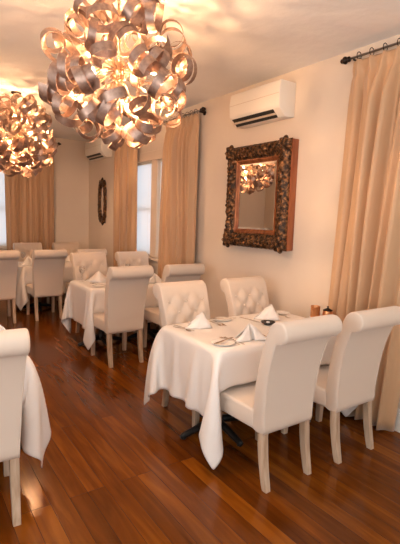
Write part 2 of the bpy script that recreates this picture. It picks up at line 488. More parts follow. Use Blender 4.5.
# ------------------------------------------------------------------ upholstered chair (local: rear feet y=0, faces +y)
PROF = [(.004, .345), (.0, .45), (-.010, .58), (-.024, .70), (-.050, .81), (-.076, .89), (-.094, .922),
        (-.138, .930), (-.166, .965), (-.162, 1.012), (-.128, 1.044), (-.082, 1.046), (-.044, 1.022), (-.018, .975),
        (.010, .90), (.044, .80), (.068, .70), (.086, .60), (.098, .50), (.104, .42), (.102, .345)]
NBACK_FRONT = (13, 18)
def backrest_bm():
    prof = catmull(PROF, 3)
    n = len(prof)
    nrm = []
    for i in range(n):
        t = prof[(i + 1) % n] - prof[i - 1]
        t = t / (np.linalg.norm(t) + 1e-9)
        nrm.append(np.array([t[1], -t[0]]))
    area = sum(prof[i][0] * prof[(i + 1) % n][1] - prof[(i + 1) % n][0] * prof[i][1] for i in range(n))
    s = 1 if area > 0 else -1
    nrm = [v * s for v in nrm]     # outward
    def hw(z):
        return .203 + .032 * max(0, min(1, (z - .36) / .6))
    rr = .012
    cols = []
    for a in (90, 60, 30, 0): cols.append((-1, a))
    M_ = 34
    bm = bmesh.new()
    rings = []
    def ring(xf, xoff, inset):
        out = []
        for i in range(n):
            y, z = prof[i]
            h = hw(z)
            x = xf * (h - rr) + xoff
            yy, zz = y - nrm[i][0] * inset, z - nrm[i][1] * inset
            k = i / 3
            if 13 <= k <= 18.5 and abs(xf) < .999:   # tufted front
                u = xf * h; v = z
                e = min(1, (1 - abs(xf)) / .16) * min(1, (k - 13) / .8) * min(1, (18.5 - k) / .5)
                e = max(0, e)
                A = u / TU + (v - TV0) / TV; B = u / TU - (v - TV0) / TV
                hgt = (abs(math.sin(PI * A / 2)) * abs(math.sin(PI * B / 2))) ** .5 if False else 1
                sa, sb = abs(math.sin(PI * (A) / 2)), abs(math.sin(PI * (B) / 2))
                hgt = .036 * (sa * sb) ** .55 - .018
                yy += nrm[i][0] * hgt * e; zz += nrm[i][1] * hgt * e
            out.append(bm.verts.new((x, yy, zz)))
        return out
    for a in (0, 30, 60):
        f = math.radians(a); rings.append(ring(-1, -rr * math.cos(f), rr * (1 - math.sin(f)) * .9))
    for i in range(M_ + 1): rings.append(ring(-1 + 2 * i / M_, 0, 0))
    for a in (60, 30, 0):
        f = math.radians(a); rings.append(ring(1, rr * math.cos(f), rr * (1 - math.sin(f)) * .9))
    for a, b in zip(rings[:-1], rings[1:]):
        for i in range(n):
            bm.faces.new((a[i], a[(i + 1) % n], b[(i + 1) % n], b[i]))
    for rg in (rings[0], rings[-1]):
        c = rg
        # cap by bridging front and rear halves
        f = bm.faces.new(c)
        bmesh.ops.triangulate(bm, faces=[f])
    return bm
TU, TV, TV0 = .085, .085, .90     # lattice half spacings: buttons where both indices are even
def tuft_points():
    prof = catmull(PROF, 3)
    pts = []
    fr = [(prof[i][0], prof[i][1]) for i in range(39, 55)]
    for jj in range(-6, 2):
        v = TV0 + jj * TV
        if not .50 < v < .965: continue
        for ii in range(-3, 4):
            if (ii + jj) % 2: continue
            u = ii * TU
            if abs(u) > .19: continue
            y = np.interp(v, [p[1] for p in fr][::-1], [p[0] for p in fr][::-1])
            pts.append((u, y, v))
    return pts

def seat_bm():
    bm = bmesh.new()
    nx, ny = 12, 12
    box(bm, -.208, .208, .085, .50, .345, .47, .018, 3)
    # puffed top
    for v in bm.verts:
        if v.co.z > .455:
            fx = max(0, 1 - (v.co.x / .235) ** 2); fy = max(0, 1 - ((v.co.y - .3) / .215) ** 2)
            v.co.z += .012 * fx * fy
        if v.co.y > .35: v.co.x *= 1.0 + .09 * (v.co.y - .35) / .15
    return bm

def leg_bm(sx, rear):
    bm = bmesh.new()
    secs = []
    K = 8
    for k in range(K + 1):
        t = k / K; z = .36 * (1 - t)
        h = .0235 - .0045 * t
        if rear: y = .032 - .052 * t ** 1.8; x = sx * .179
        else: y = .462 + .004 * t; x = sx * (.195)
        secs.append([bm.verts.new((x + a * h, y + b * h, z)) for a, b in ((-1, -1), (1, -1), (1, 1), (-1, 1))])
    for a, b in zip(secs[:-1], secs[1:]):
        for i in range(4): bm.faces.new((a[i], a[(i + 1) % 4], b[(i + 1) % 4], b[i]))
    bm.faces.new(secs[0][::-1]); bm.faces.new(secs[-1])
    es = [e for e in bm.edges if abs(e.verts[0].co.z - e.verts[1].co.z) > .01]
    bmesh.ops.bevel(bm, geom=es, offset=.004, segments=2, profile=.5, affect='EDGES')
    return bm

def make_chair():
    t = thing('dining_chair', 'x', 'chair')
    obj('backrest', backrest_bm(), M['linen'], t)
    sharp(obj('seat', seat_bm(), M['linen'], t), 60)
    rear = [p for p in catmull(PROF, 3)[:21]]
    for sx in (-1, 1):
        bm = bmesh.new()
        tube(bm, [(sx * (.203 + .032 * max(0, min(1, (p[1] - .36) / .6)) - .004), p[0] - .0005, p[1]) for p in rear], .0034, 6)
        obj('piping', bm, M['linen'], t)
    for sx in (-1, 1):
        for rear in (True, False): sharp(obj('leg', leg_bm(sx, rear), M['leg'], t), 40)
    for p in tuft_points():
        bm = bmesh.new(); lathe(bm, [(.0, .008), (.006, .0065), (.0095, .002), (.0095, -.004), (0, -.006)], 10, Matrix.Translation((p[0], p[1] - .008, p[2])) @ Matrix.Rotation(math.radians(-70), 4, 'X'))
        obj('tufting_button', bm, M['linen'], t)
    return t
CH = make_chair(); used = [False]
def chair(x, y, face, label, group, jitter=0.0):
    o = chair_at(x, y + .018 * face, face, label, group, jitter)
    o.scale = (1, 1, 1.03 if 4 < y < 6 else 1.015 if y > 6 else 1)
    return o
def chair_at(x, y, face, label, group, jitter):
    """face=+1: its back is towards the camera; -1: tufted front towards the camera"""
    rz = (0 if face > 0 else PI) + jitter
    if not used[0]:
        used[0] = True
        CH.location = (x, y, 0); CH.rotation_euler = (0, 0, rz); CH['label'] = label; CH['group'] = group
        return CH
    return copy_tree(CH, (x, y, 0), rz, label, group)
G1, G2 = 'upholstered chairs around the white clothed tables', 'upholstered chairs around the white clothed tables'
chair(1.918, 1.765, 1, 'cream roll-back chair seen from behind at the nearest table, left one, beside hanging cloth corner', G1)
chair(2.55, 1.745, 1, 'cream roll-back chair seen from behind at the nearest table, right one, in front of curtain', G1)
chair(1.985, 3.10, -1, 'cream button-tufted chair facing the camera at the nearest table, below the window curtain', G1, .02)
chair(2.69, 3.10, -1, 'cream button-tufted chair facing the camera at the nearest table, below the large gilt mirror', G1, .03)
chair(.262, 2.25, 1, 'cream roll-back chair cut off by the left edge in the foreground', G1, -.06)
chair(1.97, 4.215, 1, 'cream roll-back chair seen from behind at the middle table, whole back in view', G1)
chair(2.63, 4.215, 1, 'cream roll-back chair at the middle table, half hidden behind a tufted chair', G1)
chair(2.12, 5.72, -1, 'cream button-tufted chair facing the camera at the middle table, left one', G1)
chair(2.785, 5.75, -1, 'cream button-tufted chair facing the camera at the middle table, under the window', G1)
chair(1.82, 6.63, 1, 'cream roll-back chair seen from behind at the far table by the back curtain', G1)
chair(2.45, 6.63, 1, 'cream roll-back chair at the far table, mostly hidden behind a middle table tufted chair', G1)
chair(1.87, 8.06, -1, 'cream button-tufted chair in front of the back wall curtain, left one', G1)
chair(2.55, 8.06, -1, 'cream button-tufted chair against the back wall, right of the back curtain', G1)
chair(1.15, 6.63, 1, 'cream roll-back chair cut off by the left edge, far down the room', G1)

# ------------------------------------------------------------------ tables and cloths
HX, HY, TZ = .64, .385, .752
def drape(over, seats, seed, frames=520, iters=6):
    """hang a cloth over the table box; returns the settled grid (ny, nx, 3) in table coordinates"""
    rng = np.random.RandomState(seed)
    lx, ly = 2 * (HX + over), 2 * (HY + over)
    h = .034
    nx, ny = int(round(lx / h)) + 1, int(round(ly / h)) + 1
    X, Y = np.meshgrid(np.linspace(-lx / 2, lx / 2, nx), np.linspace(-ly / 2, ly / 2, ny))
    P = np.stack([X, Y, np.full_like(X, TZ + .012) + rng.rand(ny, nx) * .002], -1)
    V = np.zeros_like(P)
    hx, hy = lx / (nx - 1), ly / (ny - 1)
    def con(A, B, L0, k):
        d = B - A; l = np.sqrt((d * d).sum(-1, keepdims=True)) + 1e-9
        c = d * (.5 * k * (l - L0) / l)
        A += c; B -= c
    def soft(A, B, L0, k):      # resists only compression (bending)
        d = B - A; l = np.sqrt((d * d).sum(-1, keepdims=True)) + 1e-9
        c = d * (.5 * k * np.minimum(0, l - L0) / l)
        A += c; B -= c
    dg = math.hypot(hx, hy)
    def pushbox(c, hf, r, fric, prev):
        q = P - c
        a = np.abs(q) - (np.array(hf) - r)
        out = np.maximum(a, 0); lo = np.sqrt((out * out).sum(-1))
        ins = np.minimum(a.max(-1), 0)
        sd = lo + ins - r
        m = sd < 0
        if not m.any(): return
        g = np.where(lo[..., None] > 1e-9, out / (lo[..., None] + 1e-12), 0)
        ax = a.argmax(-1); one = np.eye(3)[ax]
        g = np.where(lo[..., None] > 1e-9, g, one) * np.where(q >= 0, 1, -1)
        P[m] -= g[m] * sd[m][:, None]
        P[m] += (prev[m] - P[m]) * fric * (1 - np.abs(g[m]))
    dt = 1 / 200
    for fr in range(frames):
        V[..., 2] -= 9.8 * dt
        V *= .992 if fr < frames * .8 else .97
        prev = P.copy(); P += V * dt
        slide = max(0, 1 - max(0, fr - 190) / 110.0)
        for it in range(iters):
            for k in (0, 1):
                con(P[:, k:-1:2], P[:, k + 1::2], hx, 1); con(P[k:-1:2], P[k + 1::2], hy, 1)
                for j in (0, 1):
                    con(P[k:-1:2, j:-1:2], P[k + 1::2, j + 1::2], dg, .35); con(P[k:-1:2, j + 1::2], P[k + 1::2, j:-1:2][:, :P[k:-1:2, j + 1::2].shape[1]], dg, .35)
            for k in range(4):
                a, b = P[:, k:-2:4], P[:, k + 2::4]; w = min(a.shape[1], b.shape[1]); soft(a[:, :w], b[:, :w], 2 * hx, .015)
                a, b = P[k:-2:4], P[k + 2::4]; w = min(a.shape[0], b.shape[0]); soft(a[:w], b[:w], 2 * hy, .015)
            pushbox(np.array([0, 0, TZ - .14]), (HX + .008, HY + .008, .147), .008, .6, prev)
            for (cx, sy, sg) in seats:      # seat fronts: near chairs slide in, far chairs come up under the hem
                if sg > 0:
                    pushbox(np.array([cx, sy - .9 * slide - .3, .415]), (.225, .3, .082), .03, .2, prev)
                elif slide < .999:
                    pushbox(np.array([cx, sy + .3, .415 - .55 * slide]), (.225, .3, .082), .03, .2, prev)
                    pushbox(np.array([cx, sy + .56, .68 - .55 * slide]), (.235, .165, .36), .03, .2, prev)
            P[..., 2] = np.maximum(P[..., 2], .008)
        V = (P - prev) / dt
    for k, hh in ((0, HX + .012), (1, HY + .012)):      # let the skirts hang a little closer
        a = np.abs(P[..., k]); P[..., k] = np.where(a > hh, np.sign(P[..., k]) * (hh + (a - hh) * (.70 if k == 0 else .85)), P[..., k])
    return P

def cloth_obj(G, label, loc, group):
    ny, nx, _ = G.shape
    me = bpy.data.meshes.new('tablecloth')
    idx = np.arange(ny * nx).reshape(ny, nx)
    f = np.stack([idx[:-1, :-1], idx[:-1, 1:], idx[1:, 1:], idx[1:, :-1]], -1).reshape(-1, 4)
    me.from_pydata(G.reshape(-1, 3).tolist(), [], f.tolist())
    o = link_mesh('tablecloth', me, M['cloth'])
    o.location = loc
    md = o.modifiers.new('smooth', 'SUBSURF'); md.levels = 1; md.render_levels = 1
    md = o.modifiers.new('thickness', 'SOLIDIFY'); md.thickness = .0018; md.offset = 1
    return tag(o, label, 'tablecloth', group)

def make_table():
    t = thing('dining_table', 'x', 'table')
    bm = bmesh.new(); box(bm, -HX + .016, HX - .016, -HY + .016, HY - .016, TZ - .042, TZ - .010, .012, 3); sharp(obj('tabletop', bm, M['leg'], t))
    for cx in (-.35, .35):
        bm = bmesh.new(); lathe(bm, [(0, .05), (.05, .05), (.055, .07), (.038, .1), (.035, .66), (.06, .70), (.16, .715), (.16, .7195), (0, .7195)], 18, Matrix.Translation((cx, 0, 0)))
        p = obj('pedestal', bm, M['black'], t)
        for a in range(4):
            bm = bmesh.new()
            c, s = math.cos(a * PI / 2), math.sin(a * PI / 2)
            R_ = .29
            tube(bm, [(cx + c * d, s * d, z) for d, z in ((.03, .075), (.12, .06), (.22, .037), (R_, .022), (R_ + .025, .018))], [.03, .028, .024, .022, .014], 10)
            lathe(bm, [(0, 0), (.02, 0), (.02, .014), (0, .016)], 12, Matrix.Translation((cx + c * R_, s * R_, 0)))
            obj('foot', bm, M['black'], p)
    return t
TB = make_table()
TABLES = [((2.29, 2.545), 'nearest table under white cloth, set with napkins, beside the gilt mirror wall', 'front'),
          ((2.36, 5.10), 'middle table under white cloth by the right wall window', 'mid'),
          ((2.20, 7.50), 'far table under white cloth near the back wall curtain', 'far'),
          ((-.03, 3.0), 'table under white cloth cut off by the left edge behind the foreground chair', 'left'),
          ((.45, 7.50), 'far table at left edge in front of the back wall window', 'farleft')]
GC = {'front': drape(.465, [(-.372, -.262, 1), (.26, -.282, 1), (-.305, .037, -1), (.40, .037, -1)], 1),
      'mid': drape(.455, [(-.42, -.367, 1), (.29, -.367, 1), (-.26, .102, -1), (.457, .132, -1)], 2),
      'far': drape(.455, [(-.38, -.352, 1), (.25, -.352, 1), (-.33, .042, -1), (.35, .042, -1)], 3),
      'left': drape(.455, [(.332, -.232, 1), (-.32, -.232, 1)], 4)}
GC['farleft'] = GC['mid']
TG, CG = 'dining tables', 'white tablecloths'
CL = {'front': 'white cloth with a long hanging corner on the nearest table, between cream chairs',
      'mid': 'white cloth hanging from the middle table by the window, corner beside a cream chair',
      'far': 'white cloth on the far table, showing between two cream chair backs',
      'left': 'white cloth hanging at the left edge beside the foreground chair',
      'farleft': 'white cloth on the far left table, hidden behind a cream chair at left edge'}
for i, ((x, y), lab, key) in enumerate(TABLES):
    if i == 0:
        t = TB; t.location = (x, y, 0); t['label'] = lab; t['group'] = TG
    else:
        t = copy_tree(TB, (x, y, 0), 0, lab, TG)
        if key == 'mid': t.scale = (.93, 1, 1)
    G = GC[key]
    if key == 'mid': G = G * np.array([.93, 1, 1])
    lim = {'front': 2.965, 'mid': 2.985}.get(key, 9) - x      # the cloth rests against the curtain
    G = G.copy(); gx = G[..., 0]
    G[..., 0] = np.where(gx > lim - .02, lim - .02 + .02 * np.tanh((gx - lim + .02) / .06), gx)
    cloth_obj(G, CL[key], (x, y, 0), CG)
TOP = TZ + .0075

# ------------------------------------------------------------------ table settings
def napkin_bm(w=.12, h=.125, d=.085, seed=0):
    w, h, d = w * 1.1, h * .92, d * 1.05
    """a starched napkin folded into a standing tent with an open front pleat"""
    rnd = random.Random(seed)
    bm = bmesh.new()
    def sheet(pts, faces):
        v = [bm.verts.new(p) for p in pts]
        for f in faces: bm.faces.new([v[k] for k in f])
    j = lambda a: a * rnd.uniform(.92, 1.08)
    ap = (rnd.uniform(-.008, .008), .004, h)
    A, B, C = (-j(w), -d * .75, .001), (j(w), -d * .75, .001), (0.0, j(d), .001)
    fm = (.004, -d * .35, .002)
    ml, mr = (-w * .55, -d * .42, h * .42), (w * .55, -d * .42, h * .42)
    sheet([ap, A, fm, B, C, ml, mr], [(0, 5, 2), (5, 1, 2), (0, 2, 6), (6, 2, 3), (0, 4, 5), (5, 4, 1), (0, 6, 4), (6, 3, 4)])
    # outer wrapped flaps
    a2 = (ap[0], ap[1] - .004, h * 1.0)
    sheet([(a2[0] - .002, a2[1] - .003, h - .002), (-w * .98, -d * .82, .003), (-.012, -d * .72, .003), (-w * .5, -d * .58, h * .40)], [(0, 3, 2), (3, 1, 2)])
    sheet([(a2[0] + .002, a2[1] - .003, h - .002), (w * .98, -d * .82, .003), (.012, -d * .72, .003), (w * .5, -d * .58, h * .40)], [(0, 2, 3), (3, 2, 1)])
    sheet([(a2[0], a2[1] + .004, h + .002), (-w * .75, .02, .003), (0, d * 1.06, .003), (w * .75, .02, .003)], [(0, 2, 1), (0, 3, 2)])
    bmesh.ops.subdivide_edges(bm, edges=bm.edges, cuts=3, use_grid_fill=True)
    for v in bm.verts:
        nz = mnoise.noise(v.co * 22 + Vector((seed * 3.1, 0, 0)))
        f = min(1, v.co.z / .02)
        v.co += Vector((nz * .016, mnoise.noise(v.co * 25) * .014, mnoise.noise(v.co * 18) * .006)) * f
    return bm
def napkin(x, y, rz, label, seed, s=1.0, z=None):
    o = obj('napkin', napkin_bm(.12 * s, .125 * s, .085 * s, seed), M['napkin'])
    md = o.modifiers.new('thickness', 'SOLIDIFY'); md.thickness = .002
    o.location = (x, y, (TOP if z is None else z) + .004); o.rotation_euler = (0, 0, rz)
    return tag(o, label, 'napkin', 'folded white napkins on the tables')

def cutlery_me(kind):
    bm = bmesh.new()
    def flat(pts, t=.0018):     # pts: (along, halfwidth, height) strip
        top, bot = [], []
        for a, w, z in pts:
            top.append((bm.verts.new((-w, a, z + t)), bm.verts.new((w, a, z + t))))
            bot.append((bm.verts.new((-w * .9, a, z)), bm.verts.new((w * .9, a, z))))
        for i in range(len(pts) - 1):
            bm.faces.new((top[i][0], top[i][1], top[i + 1][1], top[i + 1][0]))
            bm.faces.new((bot[i][1], bot[i][0], bot[i + 1][0], bot[i + 1][1]))
            bm.faces.new((top[i][1], bot[i][1], bot[i + 1][1], top[i + 1][1]))
            bm.faces.new((bot[i][0], top[i][0], top[i + 1][0], bot[i + 1][0]))
        for e in (0, -1): bm.faces.new((top[e][0], bot[e][0], bot[e][1], top[e][1]))
    if kind == 'fork':
        flat([(-.1, .006, .001), (-.09, .0085, .001), (-.04, .005, .003), (.02, .0035, .008), (.045, .006, .008), (.055, .0115, .005)], .002)
        for k in range(4):
            x = -.0095 + k * .0063
            n0 = len(bm.verts)
            v0 = set(bm.verts)
            flat([(.054, .0019, .005), (.075, .0016, .002), (.1, .0011, .006)], .002)
            for v in bm.verts:
                if v not in v0: v.co.x += x
    elif kind == 'knife':
        flat([(-.115, .006, .001), (-.105, .0085, .001), (-.03, .0065, .002), (-.005, .005, .002), (.0, .009, .0015), (.07, .0105, .001), (.1, .007, .001), (.112, .001, .001)], .003)
    else:
        flat([(-.1, .006, .001), (-.09, .0085, .001), (-.04, .005, .003), (.03, .0035, .009), (.045, .0045, .008)], .002)
        lathe(bm, [(0, 0), (.012, .001), (.02, .005), (.0215, .0075), (.0195, .0065), (.011, .0028), (0, .002)], 16, Matrix.Translation((0, .072, .001)) @ Matrix.Diagonal((.85, 1.3, 1, 1)))
    me = bpy.data.meshes.new(kind)
    bmesh.ops.recalc_face_normals(bm, faces=bm.faces)
    bm.to_mesh(me); bm.free()
    me.materials.append(M['steel'])
    return me
CUT = {k: cutlery_me(k) for k in ('fork', 'knife', 'spoon')}
def cutlery(kind, x, y, rz, label, z=None):
    o = bpy.data.objects.new(kind, CUT[kind]); COL.objects.link(o)
    o.location = (x, y, (TOP if z is None else z) + .0008); o.rotation_euler = (0, 0, rz)
    return tag(o, label, kind, 'cutlery on the white tables')
def plate(x, y, label, r=.085):
    bm = bmesh.new()
    lathe(bm, [(0, 0), (r * .6, 0), (r * .66, .003), (r * .98, .012), (r, .014), (r * .97, .0155), (r * .68, .0075), (r * .6, .005), (0, .005)], 36)
    o = obj('side_plate', bm, M['china']); o.location = (x, y, TOP)
    return tag(o, label, 'plate', 'white side plates')
def wine_glass(x, y, label, h=.19):
    s = h / .19
    bm = bmesh.new()
    lathe(bm, [(p[0] * s, p[1] * s) for p in [(0, .0), (.033, 0), (.033, .002), (.010, .006), (.0042, .014), (.0038, .085), (.008, .094), (.026, .112), (.036, .140), (.035, .165), (.030, .19), (.0285, .19), (.0335, .165), (.0345, .140), (.0245, .114), (.006, .098), (0, .097)]], 24)
    o = obj('wine_glass', bm, M['wineglass']); o.location = (x, y, TOP)
    return tag(o, label, 'glass', 'wine glasses')

# nearest table
napkin(1.905, 2.735, PI + .5, 'folded white napkin at the far left seat of the nearest table, beside the tufted chair', 1, 1.0)
napkin(2.01, 2.29, -.25, 'broad folded white napkin at the front left seat of nearest table, beside the white plate', 2, 1.02)
napkin(2.60, 2.70, PI + .2, 'folded white napkin at the far right seat below the gilt mirror', 3, 1.08)
napkin(2.62, 2.27, .1, 'folded white napkin hidden behind the nearest chair roll', 4, .9)
plate(1.775, 2.285, 'small white side plate at the front left corner of the nearest table')
cutlery('knife', 1.785, 2.29, 1.9, 'butter knife lying across the small white plate on the nearest table', TOP + .0165)
cutlery('fork', 1.885, 2.30, .12, 'fork between the white plate and the broad front napkin')
cutlery('fork', 1.855, 2.31, .06, 'second fork between the white plate and the broad front napkin, nearer the plate')
cutlery('knife', 2.165, 2.27, .0, 'knife right of the broad front napkin on the nearest table')
cutlery('knife', 1.765, 2.76, PI + .2, 'knife left of the far left napkin, near the cloth edge')
cutlery('spoon', 1.735, 2.74, PI + .2, 'spoon left of the far left napkin at the cloth edge')
cutlery('fork', 2.065, 2.76, PI - .1, 'fork just right of the far left napkin on the nearest table')
cutlery('fork', 2.10, 2.755, PI - .1, 'outer fork right of the far left napkin on the nearest table')
plate(2.19, 2.83, 'small white side plate between the two tufted chairs on the nearest table', .075)
cutlery('knife', 2.19, 2.83, 1.2, 'butter knife on the plate between the two tufted chairs', TOP + .0165)
cutlery('knife', 2.405, 2.74, PI + .1, 'knife left of the far right napkin below the mirror')
cutlery('fork', 2.765, 2.72, PI - .1, 'fork right of the far right napkin below the mirror')
plate(2.84, 2.80, 'small white side plate at the far right corner of nearest table', .075)
cutlery('fork', 2.80, 2.26, .1, 'fork beside the right chair back on the nearest table edge')
# dark bowl
t = thing('decorative_bowl', 'small dark scalloped metal bowl in the middle of the nearest table', 'bowl', (2.43, 2.545, TOP))
bm = bmesh.new()
lathe(bm, [(0, 0), (.03, 0), (.032, .006), (.05, .016), (.058, .028), (.055, .029), (.046, .019), (.028, .010), (0, .009)], 40)
for v in bm.verts:
    r = math.hypot(v.co.x, v.co.y)
    if r > .04:
        f = 1 + .06 * math.sin(10 * math.atan2(v.co.y, v.co.x)); v.co.x *= f; v.co.y *= f
obj('bowl', bm, M['bowl'], t)
bm = bmesh.new(); lathe(bm, [(0, .009), (.014, .009), (.0145, .026), (.011, .028), (0, .0275)], 18); obj('candle', bm, M['china'], t)
# copper mug + lidded pot
t = thing('copper_mug', 'small copper mug with a looped handle behind the nearest chair roll', 'mug', (2.865, 2.44, TOP), .3)
bm = bmesh.new(); lathe(bm, [(0, 0), (.034, 0), (.037, .004), (.040, .03), (.039, .085), (.041, .09), (.039, .0915), (.0365, .086), (.037, .03), (.033, .006), (0, .005)], 26); obj('cup', bm, M['copper'], t)
bm = bmesh.new(); tube(bm, [(-.038, 0, .076), (-.055, 0, .08), (-.068, 0, .066), (-.068, 0, .04), (-.055, 0, .026), (-.038, 0, .027)], .0042, 8); obj('handle', bm, M['copper'], t); t.scale = (1, 1, 1.5)
t = thing('copper_pot', 'small copper pot with dark lid beside the copper mug', 'pot', (2.925, 2.36, TOP), .3)
bm = bmesh.new(); lathe(bm, [(0, 0), (.036, 0), (.041, .005), (.043, .03), (.04, .07), (.038, .082), (0, .082)], 26); obj('body', bm, M['copper'], t)
bm = bmesh.new(); lathe(bm, [(.039, .082), (.040, .086), (.02, .094), (.006, .098), (.006, .104), (.009, .109), (0, .113)], 22); obj('lid', bm, M['iron'], t); t.scale = (1.0, 1.0, 1.3)

# middle table
napkin(2.05, 5.22, PI - .2, 'folded white napkin on the middle table in front of left tufted chair', 5, 1.2)
napkin(2.13, 4.87, .2, 'folded white napkin on the middle table beside the cream chair back', 6, 1.1)
napkin(2.80, 5.25, PI, 'folded white napkin on the middle table in front of the tufted chair under window', 7, .95)
napkin(2.66, 4.88, -.3, 'folded white napkin on the middle table left of the half hidden chair back', 8, 1.05)
wine_glass(1.86, 5.30, 'stemmed wine glass left of the napkin before the left tufted chair', .2)
wine_glass(2.50, 5.34, 'stemmed wine glass between the two tufted chairs of the middle table', .2)
plate(1.91, 4.86, 'small white side plate at the middle table front left corner', .08)
cutlery('fork', 1.96, 5.05, .7, 'fork on the middle table behind the white side plate')
cutlery('knife', 2.02, 4.88, .1, 'knife on the middle table near the front left corner')
cutlery('fork', 1.93, 5.0, .1, 'fork on the middle table next to front napkin')
cutlery('knife', 2.30, 5.28, PI, 'knife on the middle table right of the napkin before the left tufted chair')
cutlery('fork', 2.02, 5.32, PI, 'fork at the left end of the middle table')
cutlery('knife', 2.48, 4.85, 0, 'knife on the middle table right of the cream chair back')
# far table
napkin(1.68, 7.24, .1, 'folded white napkin on the far table between two cream chair backs', 9, 1.3)
wine_glass(1.64, 7.44, 'stemmed wine glass on the far table between two cream chair backs', .2)
napkin(2.45, 7.65, PI, 'folded white napkin on the far table before the right tufted chair', 10, 1.0)
napkin(1.90, 7.70, PI, 'folded white napkin on the far table before the left tufted chair', 12, 1.0)
# left table
napkin(.49, 2.86, .1, 'folded white napkin peeping over the foreground left chair roll', 11, .85).scale = (1, 1, 1.5)

# ------------------------------------------------------------------ wall mirror (wall frame: s along -y -> right in view)
def big_mirror():
    y0, y1, z0, z1 = 3.01, 3.965, 1.31, 2.365
    DD = .033
    yc, zc = (y0 + y1) / 2, (z0 + z1) / 2
    t = thing('wall_mirror', 'large rectangular mirror in an ornate carved dark gilt frame on right wall', 'mirror', (WX, yc, z0))
    W, H = (y1 - y0) / 2, (z1 - z0) / 2
    def P(d, a, b): return Vector((-d - DD, a, b + H))     # d from the wall, a along y, b vertical from centre
    bm = bmesh.new(); box(bm, -.085, -.002, -W + .0, W - .03, .0, 2 * H, .006, 2); sharp(obj('backing_board', bm, M['mahogany'], t))
    # carved frame as a mitred loft, heavily displaced
    prof = [(.045, .0), (.075, .006), (.098, .03), (.105, .06), (.098, .09), (.082, .118), (.07, .135), (.07, .15)]   # (depth, inset)
    pp = []
    for (d0, i0), (d1, i1) in zip(prof[:-1], prof[1:]):
        for k in range(4): pp.append((d0 + (d1 - d0) * k / 4, i0 + (i1 - i0) * k / 4))
    pp.append(prof[-1])
    w, h = W - .012, H
    bm = bmesh.new()
    seg = []
    nx, nz = 64, 68
    per = [(-w + 2 * w * k / nx, -h) for k in range(nx)] + [(w, -h + 2 * h * k / nz) for k in range(nz)] + [(w - 2 * w * k / nx, h) for k in range(nx)] + [(-w, h - 2 * h * k / nz) for k in range(nz)]
    rings = []
    for (a, b) in per:
        row = []
        for d, ins in pp:
            aa = a * (w - ins) / w; bb = b * (h - ins) / h
            f = min(1, ins / .02) * min(1, max(0, (.145 - ins) / .03))
            q = Vector((aa * 21, bb * 21, 3.3))
            n1 = mnoise.noise(q); n2 = 1 - abs(mnoise.noise(q * 1.9 + Vector((5, 1, 0)))) * 2
            dd = d + f * (.024 * n1 + .014 * n2 + .006 * math.sin((aa + bb) * 70) * math.sin((aa - bb) * 70))
            edge = max(0, 1 - ins / .03)
            sc = edge * (.007 * abs(math.sin(aa * 45)) if abs(b) == h else .007 * abs(math.sin(bb * 45)))
            aa *= 1 + sc / w; bb *= 1 + sc / h
            row.append(bm.verts.new(P(dd, aa, bb)))
        rings.append(row)
    n = len(rings)
    for i in range(n):
        for k in range(len(pp) - 1):
            bm.faces.new((rings[i][k], rings[(i + 1) % n][k], rings[(i + 1) % n][k + 1], rings[i][k + 1]))
    obj('carved_frame', bm, M['carved'], t)
    # corner leaf ornaments
    for sa in (-1, 1):
        for sb in (-1, 1):
            bm = bmesh.new()
            c = (sa * (w - .055), sb * (h - .055))
            bmesh.ops.create_uvsphere(bm, u_segments=28, v_segments=18, radius=1)
            for v in bm.verts:
                ang = math.atan2(v.co.y, v.co.x); rr = math.hypot(v.co.x, v.co.y)
                lob = 1 + .13 * math.cos(7 * ang)
                nn = mnoise.noise(v.co * 4) * .25
                aa, bb, dd = v.co.x * .078 * lob, v.co.y * .078 * lob, .09 + v.co.z * (.04 + .012 * math.cos(7 * ang) * rr + .012 * nn)
                v.co = P(dd, c[0] + aa, c[1] + bb)
            tube(bm, [P(.128 + .004 * k * 0, c[0] + (.008 + .0016 * k) * math.cos(k * .55) * sa, c[1] + (.008 + .0016 * k) * math.sin(k * .55) * sb) for k in range(20)], [.008 - .0002 * k for k in range(20)], 6)
            obj('corner_ornament', bm, M['carved'], t)
    # inner slip: a real moulded strip around the glass
    iw, ih = w - .145, h - .145
    bm = bmesh.new()
    pr2 = [(.05, 0), (.074, .0), (.076, .012), (.068, .02), (.060, .034), (.052, .044), (.050, .044)]
    cor = [(-1, -1), (1, -1), (1, 1), (-1, 1)]
    rg = [[bm.verts.new(P(d, sa * (iw - ins), sb * (ih - ins))) for d, ins in pr2] for sa, sb in cor]
    for i in range(4):
        for k in range(len(pr2) - 1):
            bm.faces.new((rg[i][k], rg[(i + 1) % 4][k], rg[(i + 1) % 4][k + 1], rg[i][k + 1]))
    obj('inner_slip', bm, M['slip'], t, False)
    # bevelled glass
    gw, gh = iw - .040, ih - .040
    bm = bmesh.new()
    b = .022
    o_ = [bm.verts.new(P(.0525, sa * gw, sb * gh)) for sa, sb in cor]; i_ = [bm.verts.new(P(.0555, sa * (gw - b), sb * (gh - b))) for sa, sb in cor]
    k_ = [bm.verts.new(P(.0522, sa * gw, sb * gh)) for sa, sb in cor]
    for i in range(4):
        bm.faces.new((o_[i], o_[(i + 1) % 4], i_[(i + 1) % 4], i_[i])); bm.faces.new((k_[i], k_[(i + 1) % 4], o_[(i + 1) % 4], o_[i]))
    bm.faces.new(i_); bm.faces.new(k_[::-1])
    obj('mirror_glass', bm, M['mirror'], t, False)
    return t
big_mirror()

